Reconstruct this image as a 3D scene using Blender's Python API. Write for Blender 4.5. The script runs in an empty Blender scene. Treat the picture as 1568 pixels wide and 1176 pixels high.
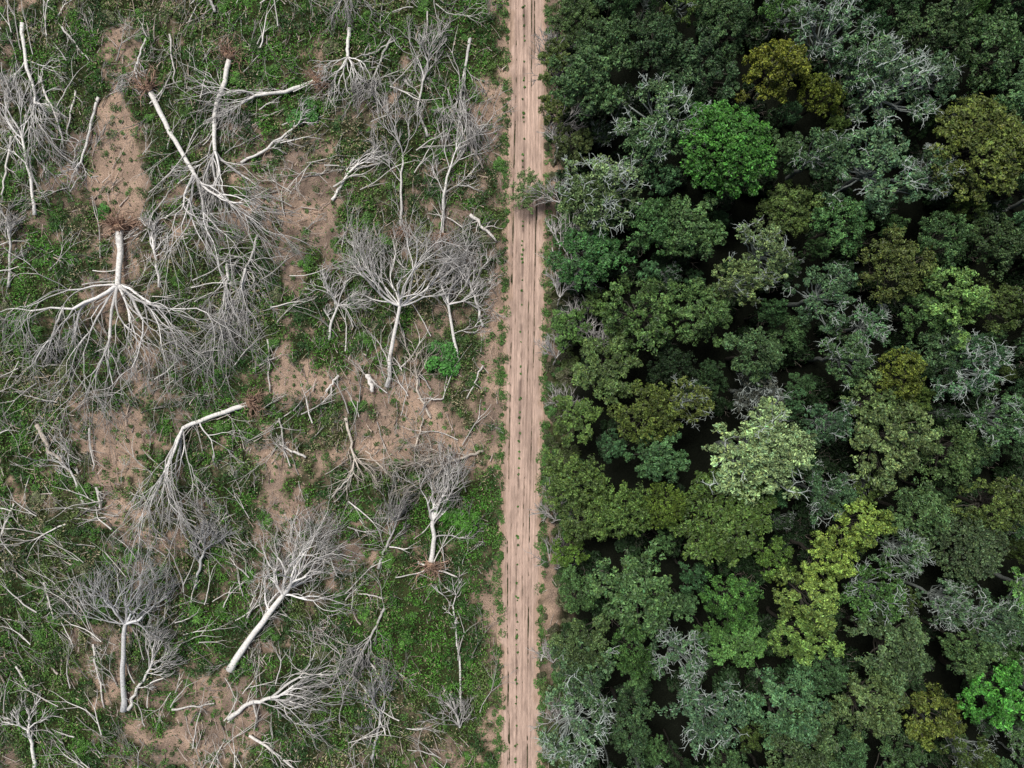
import bpy, math, numpy as np
from math import radians
rng=np.random.default_rng(11)
CAMH=90.0; S=13.067
def W(px,py,h=0.0):
    k=1-h/CAMH
    return np.array([(px-784)/S*k,(588-py)/S*k])

# ------------------------------------------------------------------ noise
def _h(ix,iy,s):
    ix=ix.astype(np.int64);iy=iy.astype(np.int64)
    n=(ix*374761393+iy*668265263+s*1442695041)&0xffffffff
    n=((n^(n>>13))*1274126177)&0xffffffff
    n=(n^(n>>16))&0xffffffff
    return n/4294967295.0
def vn(x,y,s=0):
    x=np.asarray(x,float);y=np.asarray(y,float)
    xi=np.floor(x);yi=np.floor(y);fx=x-xi;fy=y-yi
    fx=fx*fx*(3-2*fx);fy=fy*fy*(3-2*fy)
    a=_h(xi,yi,s);b=_h(xi+1,yi,s);c=_h(xi,yi+1,s);d=_h(xi+1,yi+1,s)
    return (a*(1-fx)+b*fx)*(1-fy)+(c*(1-fx)+d*fx)*fy
def fbm(x,y,s=0,o=4):
    v=0;a=.5;t=0
    for i in range(o):
        v=v+a*vn(x*2**i+17.3*i,y*2**i-9.1*i,s+i);t+=a;a*=.55
    return v/t
def sstep(a,b,x):
    t=np.clip((x-a)/(b-a),0,1);return t*t*(3-2*t)
def norm(v): return v/np.maximum(np.linalg.norm(v,axis=-1,keepdims=True),1e-9)

# ------------------------------------------------------------------ mesh helpers
class MB:
    def __init__(s): s.v=[];s.f=[];s.c=[];s.m=[];s.sm=[];s.n=0
    def add(s,v,f,c,mat=0,smooth=True):
        v=np.asarray(v,np.float32).reshape(-1,3);f=np.asarray(f,np.int64).reshape(-1,4)
        s.v.append(v);s.f.append(f+s.n);s.c.append(np.broadcast_to(np.asarray(c,np.float32),(len(v),3)))
        s.m.append(np.full(len(f),mat,np.int32));s.sm.append(np.full(len(f),smooth));s.n+=len(v)
    def mesh(s,name,mats):
        v=np.concatenate(s.v);f=np.concatenate(s.f).astype(np.int32);c=np.concatenate(s.c)
        me=bpy.data.meshes.new(name)
        me.vertices.add(len(v));me.vertices.foreach_set('co',v.ravel())
        me.loops.add(f.size);me.loops.foreach_set('vertex_index',f.ravel())
        me.polygons.add(len(f));me.polygons.foreach_set('loop_start',np.arange(0,f.size,4,dtype=np.int32))
        me.polygons.foreach_set('material_index',np.concatenate(s.m))
        me.polygons.foreach_set('use_smooth',np.concatenate(s.sm))
        for m in mats: me.materials.append(m)
        a=me.color_attributes.new('Col','FLOAT_COLOR','POINT')
        cc=np.ones((len(v),4),np.float32);cc[:,:3]=np.clip(c,0,3);a.data.foreach_set('color',cc.ravel())
        me.update(calc_edges=True);me.validate()
        return me
def obj(name,me,loc=(0,0,0),parent=None,color=None,rot=0,scale=None):
    o=bpy.data.objects.new(name,me);bpy.context.scene.collection.objects.link(o)
    o.location=loc;o.rotation_euler=(0,0,rot)
    if scale is not None:o.scale=scale
    if parent:o.parent=parent
    if color is not None:o.color=(*color,1)
    return o
def tubes(mb,P,R,C,sides=4,mat=0):
    P=np.asarray(P,float);n,K,_=P.shape
    T=np.empty_like(P);T[:,1:-1]=P[:,2:]-P[:,:-2];T[:,0]=P[:,1]-P[:,0];T[:,-1]=P[:,-1]-P[:,-2]
    T=norm(T);ref=np.zeros((n,1,3));ref[...,2]=1
    vert=np.abs(norm(P[:,-1]-P[:,0])[:,2])>.85
    ref[vert]=[[1,0,0]]
    A=norm(np.cross(T,np.broadcast_to(ref,T.shape)));B=np.cross(A,T)
    th=np.arange(sides)*2*math.pi/sides
    V=P[:,:,None,:]+R[:,:,None,None]*(A[:,:,None,:]*np.cos(th)[:,None]+B[:,:,None,:]*np.sin(th)[:,None])
    i=np.arange(n)[:,None,None]*K*sides+np.arange(K-1)[None,:,None]*sides
    j=np.arange(sides)[None,None,:];j2=(j+1)%sides
    F=np.stack([i+j,i+j2,i+sides+j2,i+sides+j],-1)
    C=np.asarray(C,float)
    if C.ndim==1:C=np.broadcast_to(C,(n,3))
    CC=np.broadcast_to(C[:,None,None,:],V.shape)
    mb.add(V,F,CC.reshape(-1,3),mat,True)
def leaves(mb,P,N,s,C,mat=0,asp=.5,fold=.25):
    n=len(P);N=norm(N);r=rng.normal(size=(n,3));U=norm(np.cross(N,r));V=np.cross(N,U)
    s=np.broadcast_to(s,(n,))[:,None]
    a=P+U*s;b=P+V*s*asp+N*s*fold;c=P-U*s;d=P-V*s*asp+N*s*fold
    v=np.stack([a,b,c,d],1);f=np.arange(n*4).reshape(n,4)
    mb.add(v,f,np.repeat(C,4,axis=0),mat,False)
def grow(P,D,L,R,levels,nch,K=5,wander=.2,flat=.5,ang=(.35,.85),lenf=(.55,.85),zmin=.06,zmax=99,up=0.,rmin=.014,drop=0.,bias=None):
    out=[];P=np.array(P,float);D=norm(np.array(D,float));L=np.array(L,float);R=np.array(R,float);fl=np.array([1,1,flat])
    for lv in range(levels):
        n=len(P);pts=np.empty((n,K,3));pts[:,0]=P;dr=np.empty((n,K,3));dr[:,0]=D;d=D.copy()
        for k in range(1,K):
            d=d+rng.normal(0,wander,(n,3))*fl
            if bias is not None:d=d+bias
            d[:,2]+=up-drop*lv;d=norm(d)
            pts[:,k]=pts[:,k-1]+d*(L/(K-1))[:,None];dr[:,k]=d
        pts[...,2]=np.clip(pts[...,2],zmin,zmax)
        last=lv==levels-1
        rad=R[:,None]*np.linspace(1,.4 if last else .68,K)
        out.append((pts,rad))
        if last:break
        m=nch[lv];idx=rng.integers(1,K,(n,m));idx[:,:2]=K-1
        pi=np.repeat(np.arange(n),m);ki=idx.ravel()
        pd=dr[pi,ki];pe=norm(np.cross(pd,rng.normal(size=pd.shape)))*fl;pe=norm(pe)
        pe=pe.reshape(n,m,3);
        if m>1: pe[:,1]=-pe[:,0]
        pe=pe.reshape(-1,3)
        a=rng.uniform(*ang,len(pi))[:,None]
        D=norm(pd*np.cos(a)+pe*np.sin(a));P=pts[pi,ki];L=L[pi]*rng.uniform(*lenf,len(pi))
        R=np.maximum(rad[pi,ki]*rng.uniform(.5,.85,len(pi)),rmin)
    return out

# ------------------------------------------------------------------ materials
def mat_attr(name,rough=.8,nscale=6.,amt=.35,bump=0.,bscale=20,spec=.2,stretch=None,tint=False):
    m=bpy.data.materials.new(name);m.use_nodes=True;nt=m.node_tree;N=nt.nodes;Lk=nt.links
    b=N['Principled BSDF']
    b.inputs['Roughness'].default_value=rough;b.inputs['Specular IOR Level'].default_value=spec
    at=N.new('ShaderNodeAttribute');at.attribute_name='Col';csrc=at.outputs['Color']
    if tint:
        oi=N.new('ShaderNodeObjectInfo')
        mu=N.new('ShaderNodeMix');mu.data_type='RGBA';mu.blend_type='MULTIPLY';mu.inputs[0].default_value=1
        Lk.new(csrc,mu.inputs[6]);Lk.new(oi.outputs['Color'],mu.inputs[7]);csrc=mu.outputs[2]
    if amt<=0:
        Lk.new(csrc,b.inputs['Base Color']);return m
    tc=N.new('ShaderNodeTexCoord');src=tc.outputs['Object']
    if stretch:
        mp=N.new('ShaderNodeMapping');mp.inputs['Scale'].default_value=stretch;Lk.new(src,mp.inputs[0]);src=mp.outputs[0]
    nz=N.new('ShaderNodeTexNoise');nz.inputs['Scale'].default_value=nscale;nz.inputs['Detail'].default_value=4
    Lk.new(src,nz.inputs['Vector'])
    mr=N.new('ShaderNodeMapRange');mr.inputs[1].default_value=.3;mr.inputs[2].default_value=.7
    mr.inputs[3].default_value=1-amt;mr.inputs[4].default_value=1+amt;Lk.new(nz.outputs['Fac'],mr.inputs[0])
    m2=N.new('ShaderNodeVectorMath');m2.operation='SCALE';Lk.new(csrc,m2.inputs[0]);Lk.new(mr.outputs[0],m2.inputs['Scale'])
    Lk.new(m2.outputs[0],b.inputs['Base Color'])
    if bump>0:
        n2=N.new('ShaderNodeTexNoise');n2.inputs['Scale'].default_value=bscale;n2.inputs['Detail'].default_value=4;Lk.new(src,n2.inputs['Vector'])
        bp=N.new('ShaderNodeBump');bp.inputs['Strength'].default_value=bump;bp.inputs['Distance'].default_value=.1
        Lk.new(n2.outputs['Fac'],bp.inputs['Height']);Lk.new(bp.outputs[0],b.inputs['Normal'])
    return m
M_ground=mat_attr('ground_soil_and_litter',.95,9,.45,.9,14,spec=.05)
M_road=mat_attr('road_dirt',.95,1.6,.18,.6,6,spec=.05,stretch=(5,.45,1))
M_wood=mat_attr('bleached_bark',.85,5,.25,0,spec=.1)
M_bark=mat_attr('living_bark',.9,4,.3,0,spec=.1)
M_clod=mat_attr('root_clod_soil',.95,5,.4,.8,8,spec=.05)
M_leaf=mat_attr('foliage',.5,0,0,0,spec=.35,tint=True)

# ------------------------------------------------------------------ fields
def road_x(y): return 1.33+.0105*y+.12*np.sin(y*.07)
SOIL=[(185,80,30,60,1),(180,170,30,50,1.1),(185,240,34,60,1.5),(190,300,30,45,1.3),(172,684,44,38,1.9),(165,440,30,40,.7),(205,400,40,50,.5),
 (455,270,52,74,.8),(490,340,40,40,.9),(440,400,18,50,.7),(470,590,50,25,1.2),(430,560,20,60,1.0),(425,720,24,40,.9),(440,790,40,34,1.0),(560,600,70,18,.9),
 (600,680,40,30,1.4),(690,690,60,25,1.1),(640,620,40,50,.8),(500,700,50,20,.5),(640,510,34,30,.7),(742,180,24,100,1.0),(756,500,16,90,1.0),(748,640,22,50,.7),(745,930,26,60,1.0),
 (750,1100,16,70,.7),(300,1060,80,36,.9),(380,1100,60,40,.8),(420,990,36,20,.6),(300,1140,100,30,.9),(180,1030,30,50,.6),(140,960,30,30,.5),(190,760,40,30,.6),(160,790,40,30,.7),
 (110,215,26,20,.7),(120,260,26,50,.5),(690,350,40,30,.5),(530,850,30,20,.5),(620,95,14,20,.9),(690,830,26,20,.8),(230,570,26,40,.4),(850,260,14,90,.9),(846,560,12,60,.5),(846,830,14,120,.7),(843,1000,10,80,.6)]
GREEN=[(470,172,28,22,1.5),(678,548,26,26,1.6),(700,795,42,40,1.2),(640,940,80,70,1.1),(600,1010,70,50,.9),(45,960,55,90,.9),(25,660,40,70,1.),(600,70,70,60,.9),(720,60,45,60,.9),
 (80,120,40,50,.6),(330,110,60,60,.9),(560,330,45,45,.8),(35,480,50,80,.9),(330,580,50,50,.6),(620,230,50,40,.6),(560,1100,60,50,.6),(80,1110,70,70,.8),(310,970,50,50,.6),(545,250,30,30,.5),
 (90,400,50,40,.6),(240,700,20,40,.8),(270,450,35,50,.7),(540,40,60,40,.6),(160,330,22,14,1.2),(170,130,30,20,1.0),(390,470,30,50,.6),(560,760,50,40,.7),(360,770,40,50,.7),(260,220,30,60,.6),(740,760,20,40,.8),(700,1080,50,60,.7),(120,560,60,50,.3)]
def blobs(x,y,L):
    px=x*S+784;py=588-y*S;v=0
    for a,b,c,d,w in L: v=v+w*np.exp(-(((px-a)/c)**2+((py-b)/d)**2))
    return v
def soilf(x,y):
    n=(fbm(x*.12,y*.09,5,5)-.5)*1.7+(fbm(x*.8,y*.8,31,3)-.5)*2.5
    v=n+blobs(x,y,SOIL)*1.2-blobs(x,y,GREEN)*.85-.21
    rd=np.abs(x-road_x(y))
    v=v+np.exp(-((rd-2.5)/.9)**2)*.55
    return sstep(-.2,.75,v)
def gz(x,y):
    rd=np.abs(x-road_x(y));k=sstep(2.6,7,rd)
    return ((fbm(x*.1,y*.1,60,3)-.5)*1.0+(fbm(x*.6,y*.6,61,3)-.5)*.45)*k

# ------------------------------------------------------------------ ground
def axis(a,b,st):
    core=np.arange(a,b+st/2,st);ext=np.array([6,15,35,80,180,400,900,2000,4000.])
    return np.concatenate([a-ext[::-1],core,b+ext])
gx=axis(-76,80,.3);gy=axis(-62,62,.3)
X,Y=np.meshgrid(gx,gy);Z=gz(X,Y)
far=(np.abs(X)>90)|(np.abs(Y)>80);Z=np.where(far,0,Z)
so=soilf(X,Y);lit=sstep(.3,.62,fbm(X*.25,Y*.25,80,4)+.3*(fbm(X*2.2,Y*2.2,81,2)-.5))
wet=fbm(X*.9,Y*.9,90,3)[...,None]
tan=np.array([.43,.31,.23])*(.72+.56*wet);litter=np.array([.24,.18,.14])*(.5+1.0*wet);grn=np.array([.05,.06,.024])*(.3+wet)
pure=np.clip(blobs(X,Y,[s for s in SOIL if s[4]>=.95]),0,1)
lit=lit*(1-.7*pure)
g=tan*(1-lit[...,None])+litter*lit[...,None]
col=grn*(1-so[...,None])+g*so[...,None]
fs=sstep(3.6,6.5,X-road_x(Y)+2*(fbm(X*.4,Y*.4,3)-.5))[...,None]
col=col*(1-fs)+np.array([.010,.012,.008])*(.6+.8*wet)*fs  # near-black forest floor: shade of the crown gaps put into the colour
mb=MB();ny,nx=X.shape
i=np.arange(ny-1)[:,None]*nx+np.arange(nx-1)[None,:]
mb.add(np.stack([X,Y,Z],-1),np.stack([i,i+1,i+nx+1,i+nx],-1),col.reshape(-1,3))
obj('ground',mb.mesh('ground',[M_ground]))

# ------------------------------------------------------------------ road
yy=np.concatenate([[-3000,-1000,-300,-120],np.arange(-70,70.01,.2),[120,300,1000,3000]])
uu=np.linspace(-1.4,1.4,90)
U,YY=np.meshgrid(uu,yy);hw=2.28
XX=road_x(YY)+U*hw
edge=np.abs(U)+(fbm(XX*.9,YY*.9,41,4)-.5)*.6+(fbm(XX*.15,YY*.15,42,2)-.5)*.25
zz=.05-.55*np.maximum(0,edge-1.0)
rc=np.zeros_like(U)
for u0,w,dp in [(-.62,.06,1),(-.48,.035,.8),(.16,.04,.8),(.3,.035,.7),(.44,.05,1),(.6,.03,.5),(-.8,.04,.5),(.78,.05,.5),(-.16,.03,.9),(.02,.025,.5),(-.3,.03,.5)]:
    du=u0+(vn(YY*.05,YY*0+u0*50,7)-.5)*.14+(vn(YY*.4,YY*0+u0*90,8)-.5)*.04
    k=np.exp(-((U-du)/w)**2)*dp*(.3+1.0*vn(YY*.25,YY*0+u0*30,9));rc=rc+k
zz=zz-.06*rc*(edge<1)+.04*(fbm(XX*2,YY*2,44,3)-.5)
base=np.array([.57,.42,.34])*(.80+.40*fbm(XX*.5,YY*.12,45,4))[...,None]
stripe=(fbm(U*16,YY*.09,46,3))[...,None]
col=base*(.74+.52*stripe)
blot=sstep(.5,.68,fbm(XX*1.3,YY*.45,49,4))[...,None];col=col*(1-.2*blot)
col=col*(1-np.clip(rc,0,1)[...,None]*np.array([.30,.32,.32]))
shoulder=sstep(.65,1.0,edge)[...,None];col=col*(1-shoulder)+np.array([.42,.30,.225])*(.65+.7*stripe)*shoulder
cn=np.exp(-((U+.16)/.09)**2)*sstep(.4,.65,fbm(XX*1.5,YY*.6,47,3));col=col*(1-.5*cn[...,None])
mb=MB();ny,nx=U.shape;i=np.arange(ny-1)[:,None]*nx+np.arange(nx-1)[None,:]
mb.add(np.stack([XX,YY,zz],-1),np.stack([i,i+1,i+nx+1,i+nx],-1),col.reshape(-1,3))
obj('dirt_road',mb.mesh('dirt_road',[M_road]))

# ------------------------------------------------------------------ weeds (one mass)
def weed_col(x,y,n):
    t=fbm(x*.13,y*.13,70,3);q=fbm(x*.45,y*.45,71,4)
    g1=np.array([.085,.225,.03]);g2=np.array([.13,.19,.055]);g3=np.array([.32,.285,.17]);g4=np.array([.026,.072,.026])
    a=sstep(.42,.64,t)[:,None];c=g1*(1-a)+g2*a
    b=sstep(.44,.6,q)[:,None];c=c*(1-b*.8)+g4*b*.8
    gb=np.clip(blobs(x,y,GREEN),0,1)[:,None]*.8
    c=c*(1-gb)+np.array([.08,.25,.03])*gb*(1-.5*b)
    s=(rng.random(n)<(.06+.5*sstep(.56,.72,fbm(x*.2+9,y*.2,72,3))*(1-gb[:,0])))[:,None]
    c=np.where(s,g3,c)
    return c*rng.uniform(.3,1.65,n)[:,None]
mb=MB()
n=1000000;x=rng.uniform(-70,1,n);y=rng.uniform(-54,54,n)
so=soilf(x,y);rd=np.abs(x-road_x(y))
d=(1-so)**1.1*(.25+.75*sstep(.38,.6,fbm(x*1.1,y*1.1,75,2)))+.035
d*=(rd>2.2)
k=rng.random(n)<d*.62;x=x[k];y=y[k];so=so[k];n=len(x)
hh=(.1+1.8*fbm(x*.55,y*.55,76,3)**2*(1-so))*rng.random(n)**.6
P=np.stack([x,y,gz(x,y)+.03+hh],1);N=rng.normal(0,.55,(n,3));N[:,2]+=1
leaves(mb,P,N,rng.uniform(.06,.18,n),weed_col(x,y,n),asp=.4)
print('weeds',n)
m=3600;cx=rng.uniform(-70,-1.2,m);cy=rng.uniform(-54,54,m)
k=rng.random(m)<.35+.65*soilf(cx,cy);cx=cx[k];cy=cy[k]
nr_=110
ry=rng.uniform(-54,54,nr_);rx=road_x(ry)+rng.choice([-.17,-.16,-.15],nr_)*2.28+rng.normal(0,.07,nr_)
ne=620;ey=rng.uniform(-54,54,ne);ex=road_x(ey)+rng.choice([-1,1.],ne)*(2.28+rng.normal(.22,.22,ne))
cx=np.concatenate([cx,ex,rx]);cy=np.concatenate([cy,ey,ry]);m=len(cx)
cr=rng.gamma(3,.09,m)+.08;cr[-nr_:]=rng.uniform(.04,.14,nr_)
ctint=rng.uniform(.5,1.4,m)
rep=(20+cr*95).astype(int);id_=np.repeat(np.arange(m),rep);n=len(id_)
a=rng.uniform(0,6.283,n);r=cr[id_]*np.sqrt(rng.random(n))*(.6+.8*vn(a*1.2,id_*3.7,4))
x=cx[id_]+np.cos(a)*r;y=cy[id_]+np.sin(a)*r
P=np.stack([x,y,gz(x,y)+.07+rng.random(n)*cr[id_]*.6],1)
N=rng.normal(0,.5,(n,3));N[:,2]+=1
leaves(mb,P,N,rng.uniform(.05,.11,n),np.array([.085,.19,.042])*(ctint[id_]*rng.uniform(.5,1.5,n))[:,None])
obj('low_weeds',mb.mesh('low_weeds',[M_leaf]))

# ------------------------------------------------------------------ shrubs
def shrub_mesh(seed,n=1500,ls=.13):
    mb=MB();nl=9;a=rng.uniform(0,6.28,nl);r=np.sqrt(rng.random(nl))*.75
    C=np.stack([r*np.cos(a),r*np.sin(a),.55-.3*r+rng.uniform(-.1,.25,nl)],1);lr=rng.uniform(.25,.48,nl)
    id_=rng.integers(0,nl,n);D=norm(rng.normal(size=(n,3))+[0,0,.4])
    P=C[id_]+D*(lr[id_]*rng.uniform(.5,1.15,n))[:,None];P[:,2]=np.maximum(P[:,2],.03)
    N=D+rng.normal(0,.5,(n,3))+[0,0,.5]
    leaves(mb,P,N,rng.uniform(.6,1.2,n)*ls,np.ones(3)*(rng.uniform(.4,1.6,n)*rng.uniform(.7,1.3,nl)[id_])[:,None])
    st=np.zeros((nl,3));o=grow(st,C+[0,0,.2],np.full(nl,.8),np.full(nl,.035),2,[3],zmin=0.)
    for p,r_ in o: tubes(mb,p,r_,np.array([.3,.26,.22]),3,1)
    return mb.mesh('shrub',[M_leaf,M_bark])
SH=[shrub_mesh(i) for i in range(4)]
grp=bpy.data.objects.new('regrowth_shrubs',None);bpy.context.scene.collection.objects.link(grp)
c=0
while c<460:
    x=rng.uniform(-70,-1.5);y=rng.uniform(-54,54)
    s_=float(soilf(np.array([x]),np.array([y]))[0])
    if rng.random()>(1-s_)**1.5*.8: continue
    gcol=np.array([.08,.20,.03])*rng.uniform(.35,1.25) if rng.random()<.75 else np.array([.13,.15,.07])*rng.uniform(.6,1.2)
    s=rng.uniform(.3,1.05)
    obj('shrub_%d'%c,SH[c%4],(x,y,float(gz(np.array(x),np.array(y)))-.05),grp,gcol,rng.uniform(0,6),(s,s,s*.6));c+=1
for px,py,s,cc in [(678,548,2.0,(.06,.20,.035)),(690,562,1.2,(.06,.2,.04)),(668,535,1.1,(.06,.19,.04)),(470,172,1.6,(.07,.2,.045)),(455,185,1.1,(.06,.19,.04)),(160,325,.9,(.06,.2,.03)),(692,780,1.7,(.06,.19,.02)),(715,800,1.6,(.06,.18,.02))]:
    p=W(px,py);obj('leafy_bush',SH[rng.integers(4)],(p[0],p[1],max(float(gz(np.array(p[0]),np.array(p[1]))),0)),None,cc,rng.uniform(0,6),(s,s,s*.65))

# ------------------------------------------------------------------ fallen trees
def wood_tone(n,lv,tone,white):
    base=[.80,.78,.71,.60,.49][lv]*np.array([1,.97,.93])*white
    return base*np.array(tone)*rng.uniform(.5,1.25,(n,1))
def resample(pts,K):
    pts=np.array(pts);d=np.r_[0,np.cumsum(np.linalg.norm(np.diff(pts,axis=0),axis=1))];t=np.linspace(0,d[-1],K)
    return np.stack([np.interp(t,d,pts[:,j]) for j in range(pts.shape[1])],1)
def rootplate(mb,b,d,r):
    nr=36;pl=norm(np.array([-d[1],d[0],0]));an=rng.uniform(0,6.283,nr)
    D=np.cos(an)[:,None]*pl+np.sin(an)[:,None]*np.array([0,0,1.])-d*rng.uniform(0,1.1,nr)[:,None]
    P=np.tile(b,(nr,1));P[:,2]=max(r*1.4,.4)
    o=grow(P,D,rng.uniform(.8,1.7,nr)*(.5+r*2),np.full(nr,r*.32),3,[3,2],K=4,wander=.35,flat=1,zmin=.05)
    for p,q in o: tubes(mb,p,q,np.array([.40,.27,.20])*rng.uniform(.5,1.5,(len(p),1)),4,0)
    u=np.linspace(0,2*math.pi,19)[:-1];v=np.linspace(.001,math.pi-.001,12);UU,VV=np.meshgrid(u,v)
    rr=(r*1.5+.2)*(.6+.8*fbm(np.cos(UU)*2+5,VV*1.5+np.sin(UU)*2+b[0],77,3))
    loc=np.stack([np.sin(VV)*np.cos(UU)*rr*.5,np.sin(VV)*np.sin(UU)*rr*1.0,np.cos(VV)*rr],-1)
    R=np.array([[d[0],-d[1],0],[d[1],d[0],0],[0,0,1.]])
    V=loc@R.T+b-d*.25*r+np.array([0,0,r])
    ny,nx=UU.shape;i=np.arange(ny-1)[:,None]*nx;j=np.arange(nx)[None,:];j2=(j+1)%nx
    mb.add(V,np.stack([i+j,i+j2,i+nx+j2,i+nx+j],-1),[.36,.24,.17],1)
def fallen(t,r=.28,R=100,spread=60,n=6,tone=(1,1,1),white=1.,lv=5,roots=False,rise=1.0,flat=.5,dirdeg=None,lat=2,name='fallen_tree',wander=.19,nch=(3,3,3,2),ang=(.2,.65),rm=.036,pull=.06):
    mb=MB();pts=np.array([W(*p) for p in t]);K=9;p2=resample(pts,K)
    p2+=rng.normal(0,.07,(K,2))*np.r_[0,np.ones(K-2),0][:,None]
    z=np.linspace(r*1.1,r+rise,K)
    P=np.c_[p2,z];g0=gz(p2[:,0],p2[:,1]);P[:,2]+=np.maximum(g0,0)
    rad=np.linspace(r*1.12,r*.8,K)*rng.uniform(.94,1.06,K);rad[0]*=1.2
    Pc=np.vstack([P[0]-(P[1]-P[0])*.02,P]);rc=np.r_[.01,rad]
    tubes(mb,Pc[None],rc[None],np.array([.78,.755,.71])*np.array(tone)*white,8)
    d=P[-1]-P[-3];d[2]=0;d=norm(d)
    a0=math.atan2(d[1],d[0]) if dirdeg is None else radians(dirdeg)
    sp=radians(spread);an=np.linspace(-sp,sp,n)+rng.normal(0,.1,n)+a0
    Rm=R/S
    L=Rm*.36*rng.uniform(.7,1.3,n)
    D=np.stack([np.cos(an),np.sin(an),rng.uniform(-.1,.5,n)*flat*2],1)
    st=np.tile(P[-1],(n,1));rr=np.full(n,r*.64)*rng.uniform(.5,1.05,n)
    if lat:
        ki=rng.integers(K//2,K-1,lat);aa=a0+rng.choice([-1,1],lat)*rng.uniform(.4,.9,lat)
        st=np.vstack([st,P[ki]]);D=np.vstack([D,np.stack([np.cos(aa),np.sin(aa),np.full(lat,.1)],1)])
        L=np.r_[L,Rm*.3*rng.uniform(.6,1,lat)];rr=np.r_[rr,np.full(lat,r*.35)]
    bias=np.array([math.cos(a0),math.sin(a0),0])*pull
    o=grow(st,D,L,rr,lv,list(nch),K=5,wander=wander,flat=flat,ang=ang,lenf=(.55,.95),zmin=.12,drop=.03,rmin=rm,bias=bias)
    for k,(p,q) in enumerate(o): tubes(mb,p,q,wood_tone(len(p),k,tone,white),(6,5,4,3,3)[k])
    if roots: rootplate(mb,P[0].copy(),norm(np.r_[p2[1]-p2[0],0]),r)
    return obj(name,mb.mesh(name,[M_wood,M_clod]))
cool=(.95,.98,1.02);warm=(1.03,.95,.86)
fallen([(187,352),(190,395),(191,438)],.38,185,78,9,roots=True,rise=1.0,lat=0,flat=.4,white=1.05,nch=(4,3,3,3),rm=.028,pull=.09)
fallen([(192,1086),(197,1010),(204,948)],.29,112,78,7,tone=cool,white=.85,rise=1.5,flat=.6,lat=0,nch=(4,3,3,3),rm=.028,pull=.06)
fallen([(354,1024),(395,962),(440,905)],.36,128,58,7,white=1.1,rise=1.2,flat=.5,dirdeg=52,nch=(4,3,3,3),rm=.028,pull=.03)
fallen([(593,592),(604,530),(617,472)],.24,145,80,9,white=1.,rise=2.2,flat=.6,dirdeg=82,lat=0,nch=(4,3,3,3),ang=(.2,.55),rm=.028,pull=.06)
fallen([(660,862),(666,825),(664,795)],.28,100,32,6,white=1.,roots=True,rise=.8,dirdeg=80,pull=.1)
fallen([(385,618),(335,634),(285,655)],.28,180,15,6,white=1.05,roots=True,rise=.6,dirdeg=-92,lat=1,ang=(.12,.45))
fallen([(231,140),(262,200),(302,268)],.28,160,26,6,white=1.05,rise=.7,dirdeg=-68,lat=0,roots=True,ang=(.15,.5))
fallen([(355,92),(332,180),(334,235)],.28,110,26,5,white=1.05,rise=.7,dirdeg=-85,roots=True,lat=1,ang=(.15,.5))
fallen([(484,126),(440,143),(395,150)],.22,90,34,5,white=1.,rise=.6,roots=True,lat=2)
fallen([(536,45),(533,75),(535,92)],.22,60,60,6,white=1.05,rise=.6,dirdeg=-85,lat=0,lv=4,nch=(4,3,3))
fallen([(40,40),(45,100),(60,150)],.2,120,18,5,white=1.1,rise=.5,lat=2,ang=(.12,.45))
fallen([(55,330),(50,270),(40,215)],.18,110,22,5,white=1.1,rise=.5,lat=2,ang=(.12,.45))
fallen([(152,150),(140,200),(128,250)],.15,50,30,3,white=1.,rise=.3,lv=4)
fallen([(615,350),(615,290),(618,240)],.14,110,14,4,white=.85,rise=.6,roots=True,dirdeg=84,ang=(.12,.4))
fallen([(678,360),(680,300),(690,262)],.16,90,26,6,white=.95,rise=.8,roots=True,ang=(.15,.5))
fallen([(703,556),(692,500),(688,468)],.18,80,50,6,white=1.,rise=.9,dirdeg=62,pull=.1)
fallen([(352,1098),(380,1075),(420,1062)],.24,110,32,6,white=.95,rise=.8,dirdeg=8,ang=(.15,.5))
fallen([(56,1172),(54,1140),(50,1112)],.2,45,50,5,white=1.1,rise=.5,lv=4)
fallen([(706,1085),(705,1020),(694,925)],.12,50,30,3,white=.95,rise=.3,lv=3)
fallen([(370,250),(405,232),(450,200)],.15,50,30,3,white=1.,rise=.4,lv=4)
fallen([(510,308),(530,275),(548,256)],.16,60,35,4,white=1.1,rise=.4,lv=4)
fallen([(350,400),(352,430),(350,440)],.18,105,24,7,white=.85,rise=.6,dirdeg=-88,ang=(.12,.4))
fallen([(395,360),(390,390),(380,410)],.16,90,22,6,white=.85,rise=.6,dirdeg=-100,ang=(.12,.4))
fallen([(580,870),(590,840),(600,820)],.16,80,30,6,white=.6,rise=.6,dirdeg=65,ang=(.12,.4))
fallen([(198,1085),(215,1050),(235,1020)],.18,65,25,5,white=.9,rise=.5,ang=(.15,.5))
fallen([(225,60),(215,90),(210,110)],.13,50,30,4,white=.9,rise=.4,lv=4)
fallen([(720,60),(712,110),(706,150)],.16,80,22,5,white=.75,rise=.6,ang=(.12,.45))
fallen([(15,440),(20,400),(22,370)],.16,60,22,5,white=.7,rise=.6,ang=(.12,.45))
fallen([(245,440),(243,410),(240,385)],.16,50,30,5,white=1.,rise=.4,lv=4,dirdeg=85)
fallen([(300,900),(310,860),(318,840)],.17,60,30,5,tone=cool,white=.7,rise=.6,ang=(.12,.45))
fallen([(530,640),(540,680),(545,700)],.16,60,30,5,tone=warm,white=.8,rise=.5,lv=4)
fallen([(740,690),(710,700),(690,705)],.16,80,35,5,tone=warm,white=.65,rise=.6)
fallen([(330,20),(325,5),(322,-10)],.16,60,40,5,white=.75,rise=.6,lv=4)
fallen([(545,-40),(540,-25),(538,-10)],.16,70,50,5,white=.65,rise=.8,dirdeg=-90,lv=4)
fallen([(690,1060),(700,1090),(705,1110)],.16,70,35,5,white=.7,rise=.5,lv=4,dirdeg=100)
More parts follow.
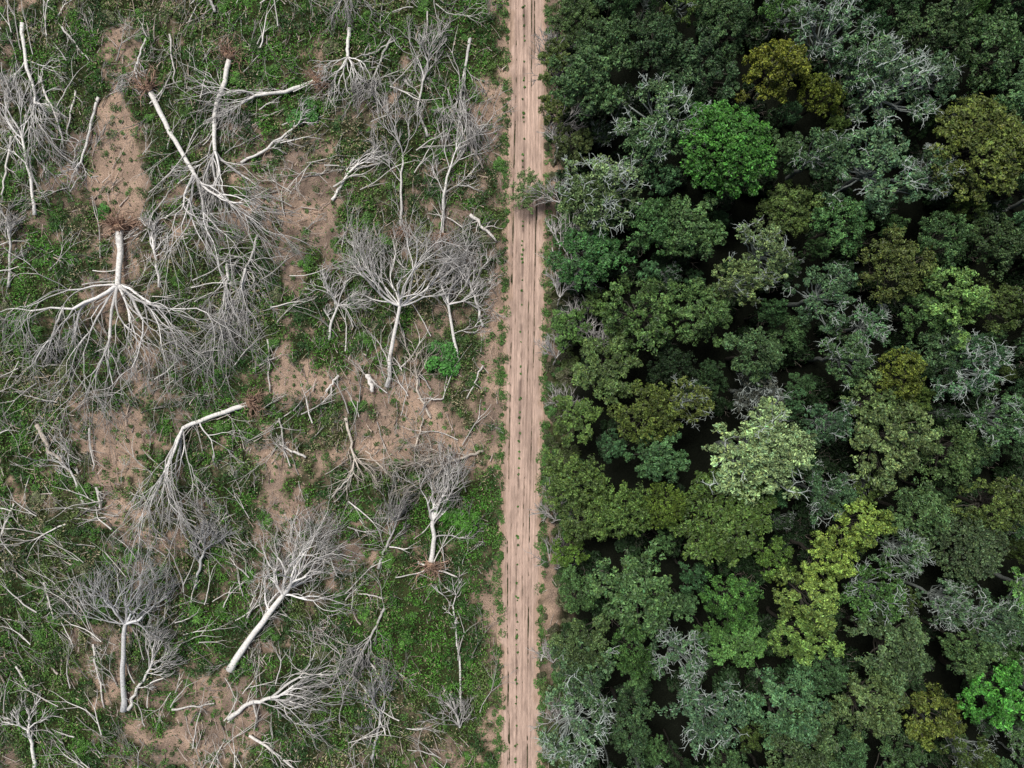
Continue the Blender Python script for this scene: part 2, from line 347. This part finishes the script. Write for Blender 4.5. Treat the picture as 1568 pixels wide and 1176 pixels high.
fallen([(570,1160),(580,1120),(585,1090)],.16,70,28,5,white=.65,tone=cool,rise=.5)
fallen([(130,770),(120,740),(112,720)],.15,60,40,4,white=.85,rise=.4,lv=4)
fallen([(655,210),(640,170),(648,130)],.14,90,18,5,white=.8,rise=.5,ang=(.12,.4))
fallen([(660,640),(640,600),(640,580)],.12,70,50,5,tone=warm,white=.8,rise=.4,lv=4)
fallen([(505,520),(510,490),(520,470)],.15,70,50,6,white=.95,rise=.8,lv=4,nch=(4,3,3))
fallen([(740,500),(730,460),(722,440)],.15,80,45,6,white=1.,rise=.9,lv=4,dirdeg=100,nch=(4,3,3))
fallen([(600,60),(585,90),(575,120)],.14,60,30,5,white=.6,rise=.5,lv=4)
fallen([(100,470),(90,500),(85,520)],.15,60,40,5,white=.75,rise=.5,lv=4)
fallen([(590,930),(575,960),(568,975)],.15,70,30,5,white=.6,rise=.5,ang=(.12,.45))
for px,py,dd,RR,ww in [(852,470,80,55,.85),(868,440,60,45,.75),(905,545,95,60,.85),(880,520,70,55,.8),(850,150,85,60,.6),(845,110,95,50,.6),(855,215,60,45,.6),(845,800,100,45,.7),(850,870,80,50,.6),(842,1010,95,35,.7),(860,640,85,45,.65),(850,1100,80,45,.7),(852,330,120,50,.7),(852,395,75,50,.9),(848,250,80,45,.7),(846,560,95,45,.7)]:
    fallen([(px,py),(px+2,py-6),(px+3,py-10)],.08,RR,60,7,white=ww,rise=3.0,flat=1,dirdeg=dd,lat=0,lv=4,nch=(3,3,3),name='dead_shrub',rm=.036)

# loose logs
def log(pts,r,white=1.,tone=(1,1,1)):
    mb=MB();p2=resample([W(*p) for p in pts],9);p2[1:-1]+=rng.normal(0,.08,(7,2))
    P=np.c_[p2,np.maximum(gz(p2[:,0],p2[:,1]),0)+r*.8+rng.uniform(.15,.45)]
    rad=np.linspace(r,r*.6,9)*rng.uniform(.9,1.1,9)
    P=np.vstack([P[0]+(P[0]-P[1])*.01,P,P[-1]+(P[-1]-P[-2])*.01]);rad=np.r_[.01,rad,.01]
    tubes(mb,P[None],rad[None],np.array([.76,.72,.67])*white*np.array(tone),7)
    k=rng.integers(2,8,3);dd=norm(P[k+1]-P[k]);a=rng.choice([-1,1],3)*rng.uniform(.4,.9,3)
    D=np.stack([dd[:,0]*np.cos(a)-dd[:,1]*np.sin(a),dd[:,0]*np.sin(a)+dd[:,1]*np.cos(a),rng.uniform(0,.4,3)],1)
    for p,q in grow(P[k],D,rng.uniform(.6,1.6,3),np.full(3,r*.4),2,[3],zmin=.1): tubes(mb,p,q,np.array([.6,.57,.53])*white,4)
    obj('fallen_log',mb.mesh('fallen_log',[M_wood]))
for a in [([(60,650),(80,690),(112,722)],.28,.65,warm),([(720,330),(760,370)],.22,.95),([(565,573),(572,600)],.33,1.1),([(412,520),(416,600)],.12,.8),([(640,860),(700,882)],.15,1.1),
 ([(145,985),(150,1020),(162,1082)],.13,.95),([(70,890),(86,946)],.13,.9),([(28,1018),(52,1058)],.12,.9),([(385,1122),(420,1145),(455,1172)],.18,1.1),([(300,840),(330,800),(350,785)],.14,.8),
 ([(100,45),(140,95)],.12,.85),([(118,140),(104,205)],.12,1.),([(66,120),(98,208)],.15,1.05),([(20,210),(5,300)],.15,1.),([(262,55),(270,130)],.12,.8),([(5,820),(25,770)],.14,.95),
 ([(560,90),(610,60)],.1,.7),([(590,250),(520,262)],.12,.9),([(655,20),(652,90)],.1,.75),([(140,655),(145,720)],.13,.8),([(150,745),(158,780)],.15,.85),([(520,575),(500,600)],.16,1.),
 ([(470,700),(430,680)],.16,.9),([(590,1050),(560,1000)],.12,.9),([(740,560),(715,610)],.12,.8),([(635,690),(650,640)],.12,.85,warm),([(690,170),(740,260)],.18,.6,warm),([(420,870),(470,830)],.12,.8),
 ([(385,930),(400,890)],.1,.8),([(260,905),(255,950)],.1,.8),([(545,905),(590,915)],.1,.8),([(112,560),(60,560)],.12,.8),([(430,640),(440,700)],.12,.7),([(680,610),(640,610)],.1,.8),([(265,1085),(330,1075)],.13,.8),
 ([(855,440),(845,380)],.1,.7),([(842,770),(850,730)],.12,.7),([(845,205),(880,200)],.12,.6),([(828,1010),(834,985)],.08,.8),([(600,730),(560,690)],.12,.8,warm),([(510,760),(545,720)],.1,.85)]:
    log(*a)

# ------------------------------------------------------------------ dead brush mass
mb=MB()
def flow(x,y): return (fbm(x*.06,y*.06,101,2)-.5)*5.0+math.pi/2
def gb_(x,y): return np.clip(blobs(x,y,GREEN),0,1)
n=1050;x=rng.uniform(-72,.2,n);y=rng.uniform(-55,55,n)
pure=np.clip(blobs(x,y,[s for s in SOIL if s[4]>=1.2]),0,1)
k=rng.random(n)<(.2+.8*sstep(.42,.6,fbm(x*.15,y*.15,102,3)))*(1-.9*pure)*(1-.6*gb_(x,y))
k&=(x<road_x(y)-4.5)
x=x[k];y=y[k];n=len(x);a=flow(x,y)+rng.normal(0,.35,n)+rng.choice([0,math.pi],n)
D=np.stack([np.cos(a),np.sin(a),rng.uniform(0,.15,n)],1);P=np.stack([x,y,np.maximum(gz(x,y),0)+rng.uniform(.05,.4,n)],1)
tone=rng.uniform(.3,1.15,n)
o=grow(P,D,rng.uniform(.9,3.0,n),rng.uniform(.035,.10,n),4,[3,3,2],K=4,wander=.14,flat=.35,ang=(.12,.55),zmin=.08,zmax=1.6,rmin=.022)
for q,(p,r) in enumerate(o):
    m=len(p)//n;tt=np.repeat(tone,m)[:,None]
    tubes(mb,p,r,np.array([.67,.645,.60])*tt*rng.uniform(.6,1.25,(len(p),1)),3)
n=15000;x=rng.uniform(-72,8,n);y=rng.uniform(-55,55,n)
rd=np.abs(x-road_x(y));k=(rd>2.9)&(rng.random(n)<(.25+.75*sstep(.42,.62,fbm(x*.3,y*.3,103,3)))*(1-.5*gb_(x,y)))&((x<0)|(x<5.8))
x=x[k];y=y[k];n=len(x);a=flow(x,y)+rng.normal(0,.6,n)
D=np.stack([np.cos(a),np.sin(a),rng.normal(0,.08,n)],1);P=np.stack([x,y,np.maximum(gz(x,y),0)+rng.uniform(.03,.4,n)],1)
(p,r),=grow(P,D,rng.gamma(2.2,.38,n)+.2,rng.gamma(2,.013,n)+.016,1,[],K=4,wander=.12,flat=.3,zmin=.03)
tubes(mb,p,r,np.array([.62,.54,.48])*rng.uniform(.25,1.15,(n,1))*np.where(rng.random((n,1))<.35,np.array(warm),1),3)
n=480;x=rng.uniform(-72,-2.,n);y=rng.uniform(-55,55,n);a=flow(x,y)+rng.normal(0,.45,n)
D=np.stack([np.cos(a),np.sin(a),rng.uniform(0,.1,n)],1);P=np.stack([x,y,np.maximum(gz(x,y),0)+rng.uniform(.3,.8,n)],1)
pure=np.clip(blobs(x,y,[s for s in SOIL if s[4]>=1.2]),0,1);k=(rng.random(n)>pure)&(x<-5)&(rng.random(n)>.6*gb_(x,y));P=P[k];D=D[k];n=len(P)
for p,r in grow(P,D,rng.uniform(1.5,4.5,n),rng.uniform(.05,.10,n),2,[3],K=6,wander=.12,flat=.3,ang=(.15,.5),zmin=.1,rmin=.03): tubes(mb,p,r,np.array([.78,.75,.70])*rng.uniform(.5,1.15,(len(p),1)),4)
obj('dead_brush',mb.mesh('dead_brush',[M_wood]))

# ------------------------------------------------------------------ living trees
def tree_mesh(kind):
    mb=MB();R=4.0;hc=9.0
    prm=dict(A=(34,(.15,.26),12,20,.145,2.5,.65),B=(100,(.10,.17),10,13,.12,2.6,.22),C=(31,(.13,.24),10,19,.135,2.3,.7),D=(20,(.15,.25),14,22,.155,1.6,.6),E=(46,(.14,.22),11,17,.13,2.6,.42),F=(32,(.13,.22),8,17,.13,2.1,.6))[kind]
    nl,(r0,r1),nt,nlv,ls,dome,zj=prm
    i=np.arange(nl);a=i*2.39996+rng.uniform(0,6.28)+rng.normal(0,.3 if kind!='B' else .15,nl);q=np.sqrt((i+.5)/nl)
    irr=.6 if kind=='D' else (.2 if kind=='B' else .42)
    rr=R*q*(.88)*(1+irr*(fbm(np.cos(a)*1.3+rng.uniform(0,50),np.sin(a)*1.3,5,2)-.5)*2)
    lr=rng.uniform(r0,r1,nl)*R
    C=np.stack([rr*np.cos(a),rr*np.sin(a),hc+dome*(1-q**2)+rng.normal(0,zj,nl)],1)
    ltone=rng.uniform(.65,1.35,nl)
    ti=np.repeat(np.arange(nl),nt);D=norm(rng.normal(size=(len(ti),3))+[0,0,.6])
    T=C[ti]+D*(lr[ti]*rng.uniform(.55,1.05,len(ti)))[:,None]*np.array([1,1,.8]);tr=lr[ti]*rng.uniform(.28,.46,len(ti))
    ttone=ltone[ti]*rng.uniform(.6,1.4,len(ti))
    li=np.repeat(np.arange(len(ti)),nlv);n=len(li);D2=norm(rng.normal(size=(n,3))+[0,0,.35])
    P=T[li]+D2*(tr[li]*rng.uniform(.35,1.1,n))[:,None]
    N=D2*.7+D[li//nlv]*.5+rng.normal(0,.45,(n,3))+[0,0,.35]
    t=(ttone[li]*np.exp(rng.normal(0,.42,n)))[:,None];hue=rng.normal(0,.08,(n,1))
    leaves(mb,P,N,rng.uniform(.7,1.3,n)*ls,np.clip(t*np.concatenate([1+hue,np.ones((n,1)),1-hue],1),0,2.8),0,asp=.5)
    wood=np.array([.14,.13,.11]) if kind not in 'CF' else np.array([.56,.63,.58])
    tz=np.linspace(-.2,hc-1.5,7);tp=np.stack([rng.normal(0,.12,7),rng.normal(0,.12,7),tz],1)
    tubes(mb,tp[None],np.linspace(.32,.2,7)[None],wood*.4,7,1)
    t=np.linspace(0,1,7)[None,:,None];z0=rng.uniform(hc-3.2,hc-1.2,nl)
    A=np.stack([np.zeros(nl),np.zeros(nl),z0],1)[:,None];E=C[:,None];Mi=np.stack([C[:,0]*.6,C[:,1]*.6,z0+(C[:,2]-z0)*.35],1)[:,None]
    B=(1-t)**2*A+2*t*(1-t)*Mi+t*t*E;B[:,1:-1]+=rng.normal(0,.09,(nl,5,3))
    tubes(mb,B,np.linspace(.10,.045,7)[None]*np.ones((nl,1)),wood*.6,5,1)
    if kind in 'CF':
        m=2 if kind=='C' else 3;ii=np.repeat(np.arange(nl)[rng.random(nl)<(.4 if kind=='C' else .8)],m)
        D=norm(np.c_[C[ii,:2]*.3,np.full(len(ii),.5)]+rng.normal(0,.8,(len(ii),3)));D[:,2]=np.abs(D[:,2])*.6+.15
        o=grow(C[ii]+[0,0,.1],D,lr[ii]*1.05,np.full(len(ii),.055),3,[3,2],K=4,wander=.3,flat=.6,rmin=.023,lenf=(.5,.8))
        for p,q in o: tubes(mb,p,q,wood*rng.uniform(.45,1.2,(len(p),1)),4,1)
    return mb.mesh('tree_'+kind,[M_leaf,M_bark])
V={k:[tree_mesh(k) for _ in range(c)] for k,c in dict(A=5,B=2,C=4,D=3,E=3,F=3).items()}
HC=10.5
placed=[]
def plant(x,y,R,h,kind,col,parent=None,name='broadleaf_tree'):
    s=R/4.0;m=V[kind][rng.integers(len(V[kind]))]
    c=np.array(col)
    if c[0]<c[1]*.9: c=c*[1.40,1.58,1.22]
    else: c=c*[1.3,1.4,1.25]
    obj(name,m,(x,y,0),parent,tuple(c),rng.uniform(0,6.28),(s*rng.uniform(.92,1.08),s*rng.uniform(.92,1.08),h/HC));placed.append((x,y,R))
yg=(.145,.19,.05)
AU=[(1193,95,60,13,'E',(.115,.125,.02)),(1268,140,38,11,'E',(.085,.10,.02)),(1122,218,86,14,'B',(.043,.115,.024)),(1522,215,88,14,'B',(.068,.082,.022)),
(1165,698,92,15.5,'C',(.18,.23,.125)),(1195,690,62,16,'E',(.18,.225,.13)),(1115,795,90,12.5,'B',(.052,.082,.022)),(1325,812,52,14,'D',yg),(1280,865,56,14,'D',yg),(1250,925,58,14,'D',(.135,.18,.055)),(1235,985,48,12.5,'D',(.10,.15,.045)),
(1482,455,58,13.5,'D',(.10,.16,.055)),(1390,578,48,13,'E',(.095,.11,.025)),(1182,378,54,13,'C',(.12,.155,.08)),(1385,405,58,12,'E',(.06,.072,.024)),(1000,635,58,12,'E',(.065,.082,.022)),(1060,615,38,12.5,'C',(.10,.115,.04)),
(900,110,62,12,'A',(.05,.085,.04)),(935,60,50,11,'A',(.045,.075,.035)),(1020,170,66,13,'F',(.085,.13,.07)),(1000,205,50,12.5,'A',(.07,.115,.06)),(1375,120,76,13.5,'F',(.08,.125,.08)),(1335,95,58,12.8,'C',(.07,.12,.065)),(1285,40,60,13,'F',(.065,.11,.065)),(1440,110,52,12,'C',(.06,.10,.06)),(925,285,66,11.5,'F',(.11,.15,.08)),(905,300,50,11,'A',(.085,.12,.055)),
(1545,1075,62,13,'D',(.05,.15,.03)),(1372,672,68,13,'A',(.10,.13,.06)),(1350,620,46,12,'A',(.09,.125,.055)),(1355,250,74,12.5,'C',(.065,.11,.065)),(1270,225,48,12,'C',(.055,.095,.05)),(1440,260,46,12,'F',(.07,.115,.065)),
(1165,545,48,12,'A',(.055,.09,.045)),(1165,600,44,10,'F',(.05,.052,.045)),(1310,545,52,12,'C',(.06,.10,.05)),(1500,560,62,12.5,'F',(.05,.10,.055)),(1275,450,54,12,'C',(.055,.095,.055)),(1060,345,58,11,'A',(.055,.095,.04)),(1000,340,46,10,'A',(.05,.10,.04)),
(990,480,62,11.5,'A',(.06,.10,.035)),(1080,480,54,11,'A',(.055,.09,.035)),(1140,430,46,12.5,'C',(.12,.15,.07)),(905,390,62,9,'A',(.035,.085,.03)),(930,560,60,8.5,'A',(.065,.095,.035)),(870,500,38,6,'D',(.055,.10,.03)),(885,640,48,8,'D',(.065,.10,.03)),
(880,735,56,10,'A',(.065,.095,.03)),(955,780,56,11,'A',(.065,.10,.03)),(900,800,42,9,'A',(.06,.085,.03)),(1025,780,40,12,'B',(.07,.10,.022)),(985,915,78,12,'A',(.055,.095,.04)),(1130,925,48,12,'A',(.05,.11,.03)),(1045,1010,54,12,'F',(.06,.10,.06)),
(890,1000,52,11,'A',(.055,.08,.035)),(895,1045,64,12,'C',(.06,.10,.055)),(880,1130,62,12,'F',(.075,.115,.075)),(1090,1100,66,12,'C',(.055,.095,.06)),(1210,1095,68,12.5,'A',(.05,.095,.05)),(1380,1000,70,12,'A',(.06,.09,.045)),(1340,1090,62,12,'A',(.065,.09,.04)),
(1440,1110,52,12,'D',(.085,.10,.025)),(1500,840,66,12,'B',(.045,.065,.035)),(1540,780,58,12,'E',(.06,.08,.025)),(1420,790,54,12,'A',(.055,.09,.04)),(1395,850,42,12,'F',(.065,.105,.06)),(1470,700,54,12,'A',(.055,.085,.035)),(1545,640,48,12,'C',(.055,.10,.05)),
(1465,930,42,12,'F',(.065,.105,.065)),(1540,960,52,12,'C',(.055,.09,.055)),(1275,760,50,12,'C',(.05,.09,.05)),(1280,650,44,11,'C',(.045,.085,.05)),(1540,370,52,12,'A',(.035,.055,.025)),(1530,60,64,12,'A',(.04,.07,.03)),(1450,40,54,12,'A',(.04,.065,.03)),(1080,100,56,11,'A',(.035,.062,.032)),
(1010,60,50,11,'A',(.032,.055,.028)),(1120,30,54,11.5,'A',(.035,.06,.028)),(850,80,32,7,'D',(.065,.085,.03)),(848,160,28,6,'D',(.075,.09,.03)),(880,215,36,7,'D',(.06,.075,.03)),(870,850,34,7,'D',(.06,.10,.02)),(1010,700,48,11,'A',(.05,.095,.045)),(1205,230,38,10,'A',(.045,.075,.035)),
(1300,340,50,11,'A',(.05,.10,.04)),(1500,1000,48,12,'A',(.055,.09,.04)),(1190,860,42,11,'D',(.06,.10,.025)),(1430,480,40,11,'A',(.05,.09,.035)),(1445,540,46,11,'A',(.04,.07,.035)),(1230,1150,62,12,'A',(.05,.075,.035)),(960,1120,54,11.5,'A',(.04,.07,.035))]
for px,py,r,h,k,c in AU:
    p=W(px,py,h);plant(p[0],p[1],r/S*(1-h/CAMH),h*.93,k,c)
canopy=bpy.data.objects.new('forest_canopy',None);bpy.context.scene.collection.objects.link(canopy)
cols=[(.025,.045,.022),(.033,.062,.03),(.045,.08,.036),(.05,.088,.044),(.05,.098,.032),(.06,.085,.028),(.028,.06,.03),(.05,.095,.052)]
arr=list(placed);tries=0;cnt=0
while tries<17000:
    tries+=1
    x=rng.uniform(6.0,80);y=rng.uniform(-58,58);e=x-float(road_x(np.array(y)))
    R=rng.uniform(2.5,4.0) if tries<4000 else rng.uniform(1.3,3.0)
    if e<R*.85+2.2: continue
    A_=np.array(arr)
    if (np.hypot(A_[:,0]-x,A_[:,1]-y)<(A_[:,2]+R)*.77).any(): continue
    arr.append((x,y,R))
    h=rng.uniform(7.0,12.5) if e>9 else rng.uniform(5,9)
    if R<2.2:h*=.85
    k=rng.choice(list('AAAACCFDE') if R>2 else list('AACD'));c=np.array(cols[rng.integers(len(cols))])*rng.uniform(.6,1.5)
    if e<9: c=c*np.array([1.35,1.15,.9])
    plant(x,y,R,h,k,tuple(c),canopy,'canopy_tree_%d'%cnt);cnt+=1
print('fill trees',cnt)
und=bpy.data.objects.new('forest_understory',None);bpy.context.scene.collection.objects.link(und)
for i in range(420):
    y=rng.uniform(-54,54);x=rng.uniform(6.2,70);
    s=rng.uniform(1.1,2.2);obj('understory_shrub_%d'%i,SH[i%4],(x,y,0),und,np.array([.028,.06,.022])*rng.uniform(.5,1.2),rng.uniform(0,6),(s,s,s*rng.uniform(.8,1.8)))  # shrub green darkened, shade between the crowns painted in
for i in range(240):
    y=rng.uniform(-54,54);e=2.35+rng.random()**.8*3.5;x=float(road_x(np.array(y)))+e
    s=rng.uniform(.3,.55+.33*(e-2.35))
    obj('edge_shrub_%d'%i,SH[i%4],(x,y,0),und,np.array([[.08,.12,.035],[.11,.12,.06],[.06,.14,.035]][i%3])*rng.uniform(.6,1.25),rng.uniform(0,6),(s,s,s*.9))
# sapling leaning over the road
mb=MB();p=W(838,318);
(tp)=np.array([[p[0],p[1],0],[p[0]-.4,p[1]+.3,1.2],[p[0]-1.3,p[1]+.8,2.2],[p[0]-2.3,p[1]+1.3,2.8]])
tubes(mb,tp[None],np.array([[.07,.06,.045,.03]]),[.3,.27,.22],5,1)
an=np.linspace(0,6.28,12)
o=grow(np.tile(tp[-1],(12,1)),np.stack([np.cos(an),np.sin(an),an*0],1),rng.uniform(.6,1.4,12),np.full(12,.028),3,[4,3],K=4,flat=.4)
for q,r in o: tubes(mb,q,r,[.25,.22,.18],3,1)
T=np.concatenate([q.reshape(-1,3) for q,_ in o[1:]]);nn=2600;ii=rng.integers(0,len(T),nn)
leaves(mb,T[ii]+rng.normal(0,.1,(nn,3)),rng.normal(0,.4,(nn,3))+[0,0,1],rng.uniform(.08,.15,nn),np.array([.14,.22,.075])*rng.uniform(.4,1.5,(nn,1)))
obj('leaning_sapling',mb.mesh('leaning_sapling',[M_leaf,M_bark]))

# ------------------------------------------------------------------ camera, light
sc=bpy.context.scene
cam=bpy.data.cameras.new('camera');co=bpy.data.objects.new('camera',cam);sc.collection.objects.link(co);sc.camera=co
co.location=(0,0,CAMH);co.rotation_euler=(0,0,0);cam.sensor_width=36;cam.lens=36*CAMH/120.0;cam.clip_end=9000
w=bpy.data.worlds.new('World');sc.world=w;w.use_nodes=True;nt=w.node_tree
sky=nt.nodes.new('ShaderNodeTexSky');sky.sky_type='NISHITA';sky.sun_disc=False
el,az=radians(64),radians(-35)
sky.sun_elevation=el;sky.sun_rotation=az;sky.air_density=1.0;sky.dust_density=4.
nt.links.new(sky.outputs[0],nt.nodes['Background'].inputs['Color']);nt.nodes['Background'].inputs['Strength'].default_value=.065
sl=bpy.data.lights.new('sun','SUN');sl.energy=3.1;sl.angle=radians(22);sl.color=(1,.965,.915)
so_=bpy.data.objects.new('sun',sl);sc.collection.objects.link(so_)
so_.rotation_euler=(math.pi/2-el,0,math.pi-az)
so_.location=(0,0,60)
sc.view_settings.view_transform='Standard';sc.view_settings.look='None';sc.view_settings.exposure=0;sc.view_settings.gamma=1
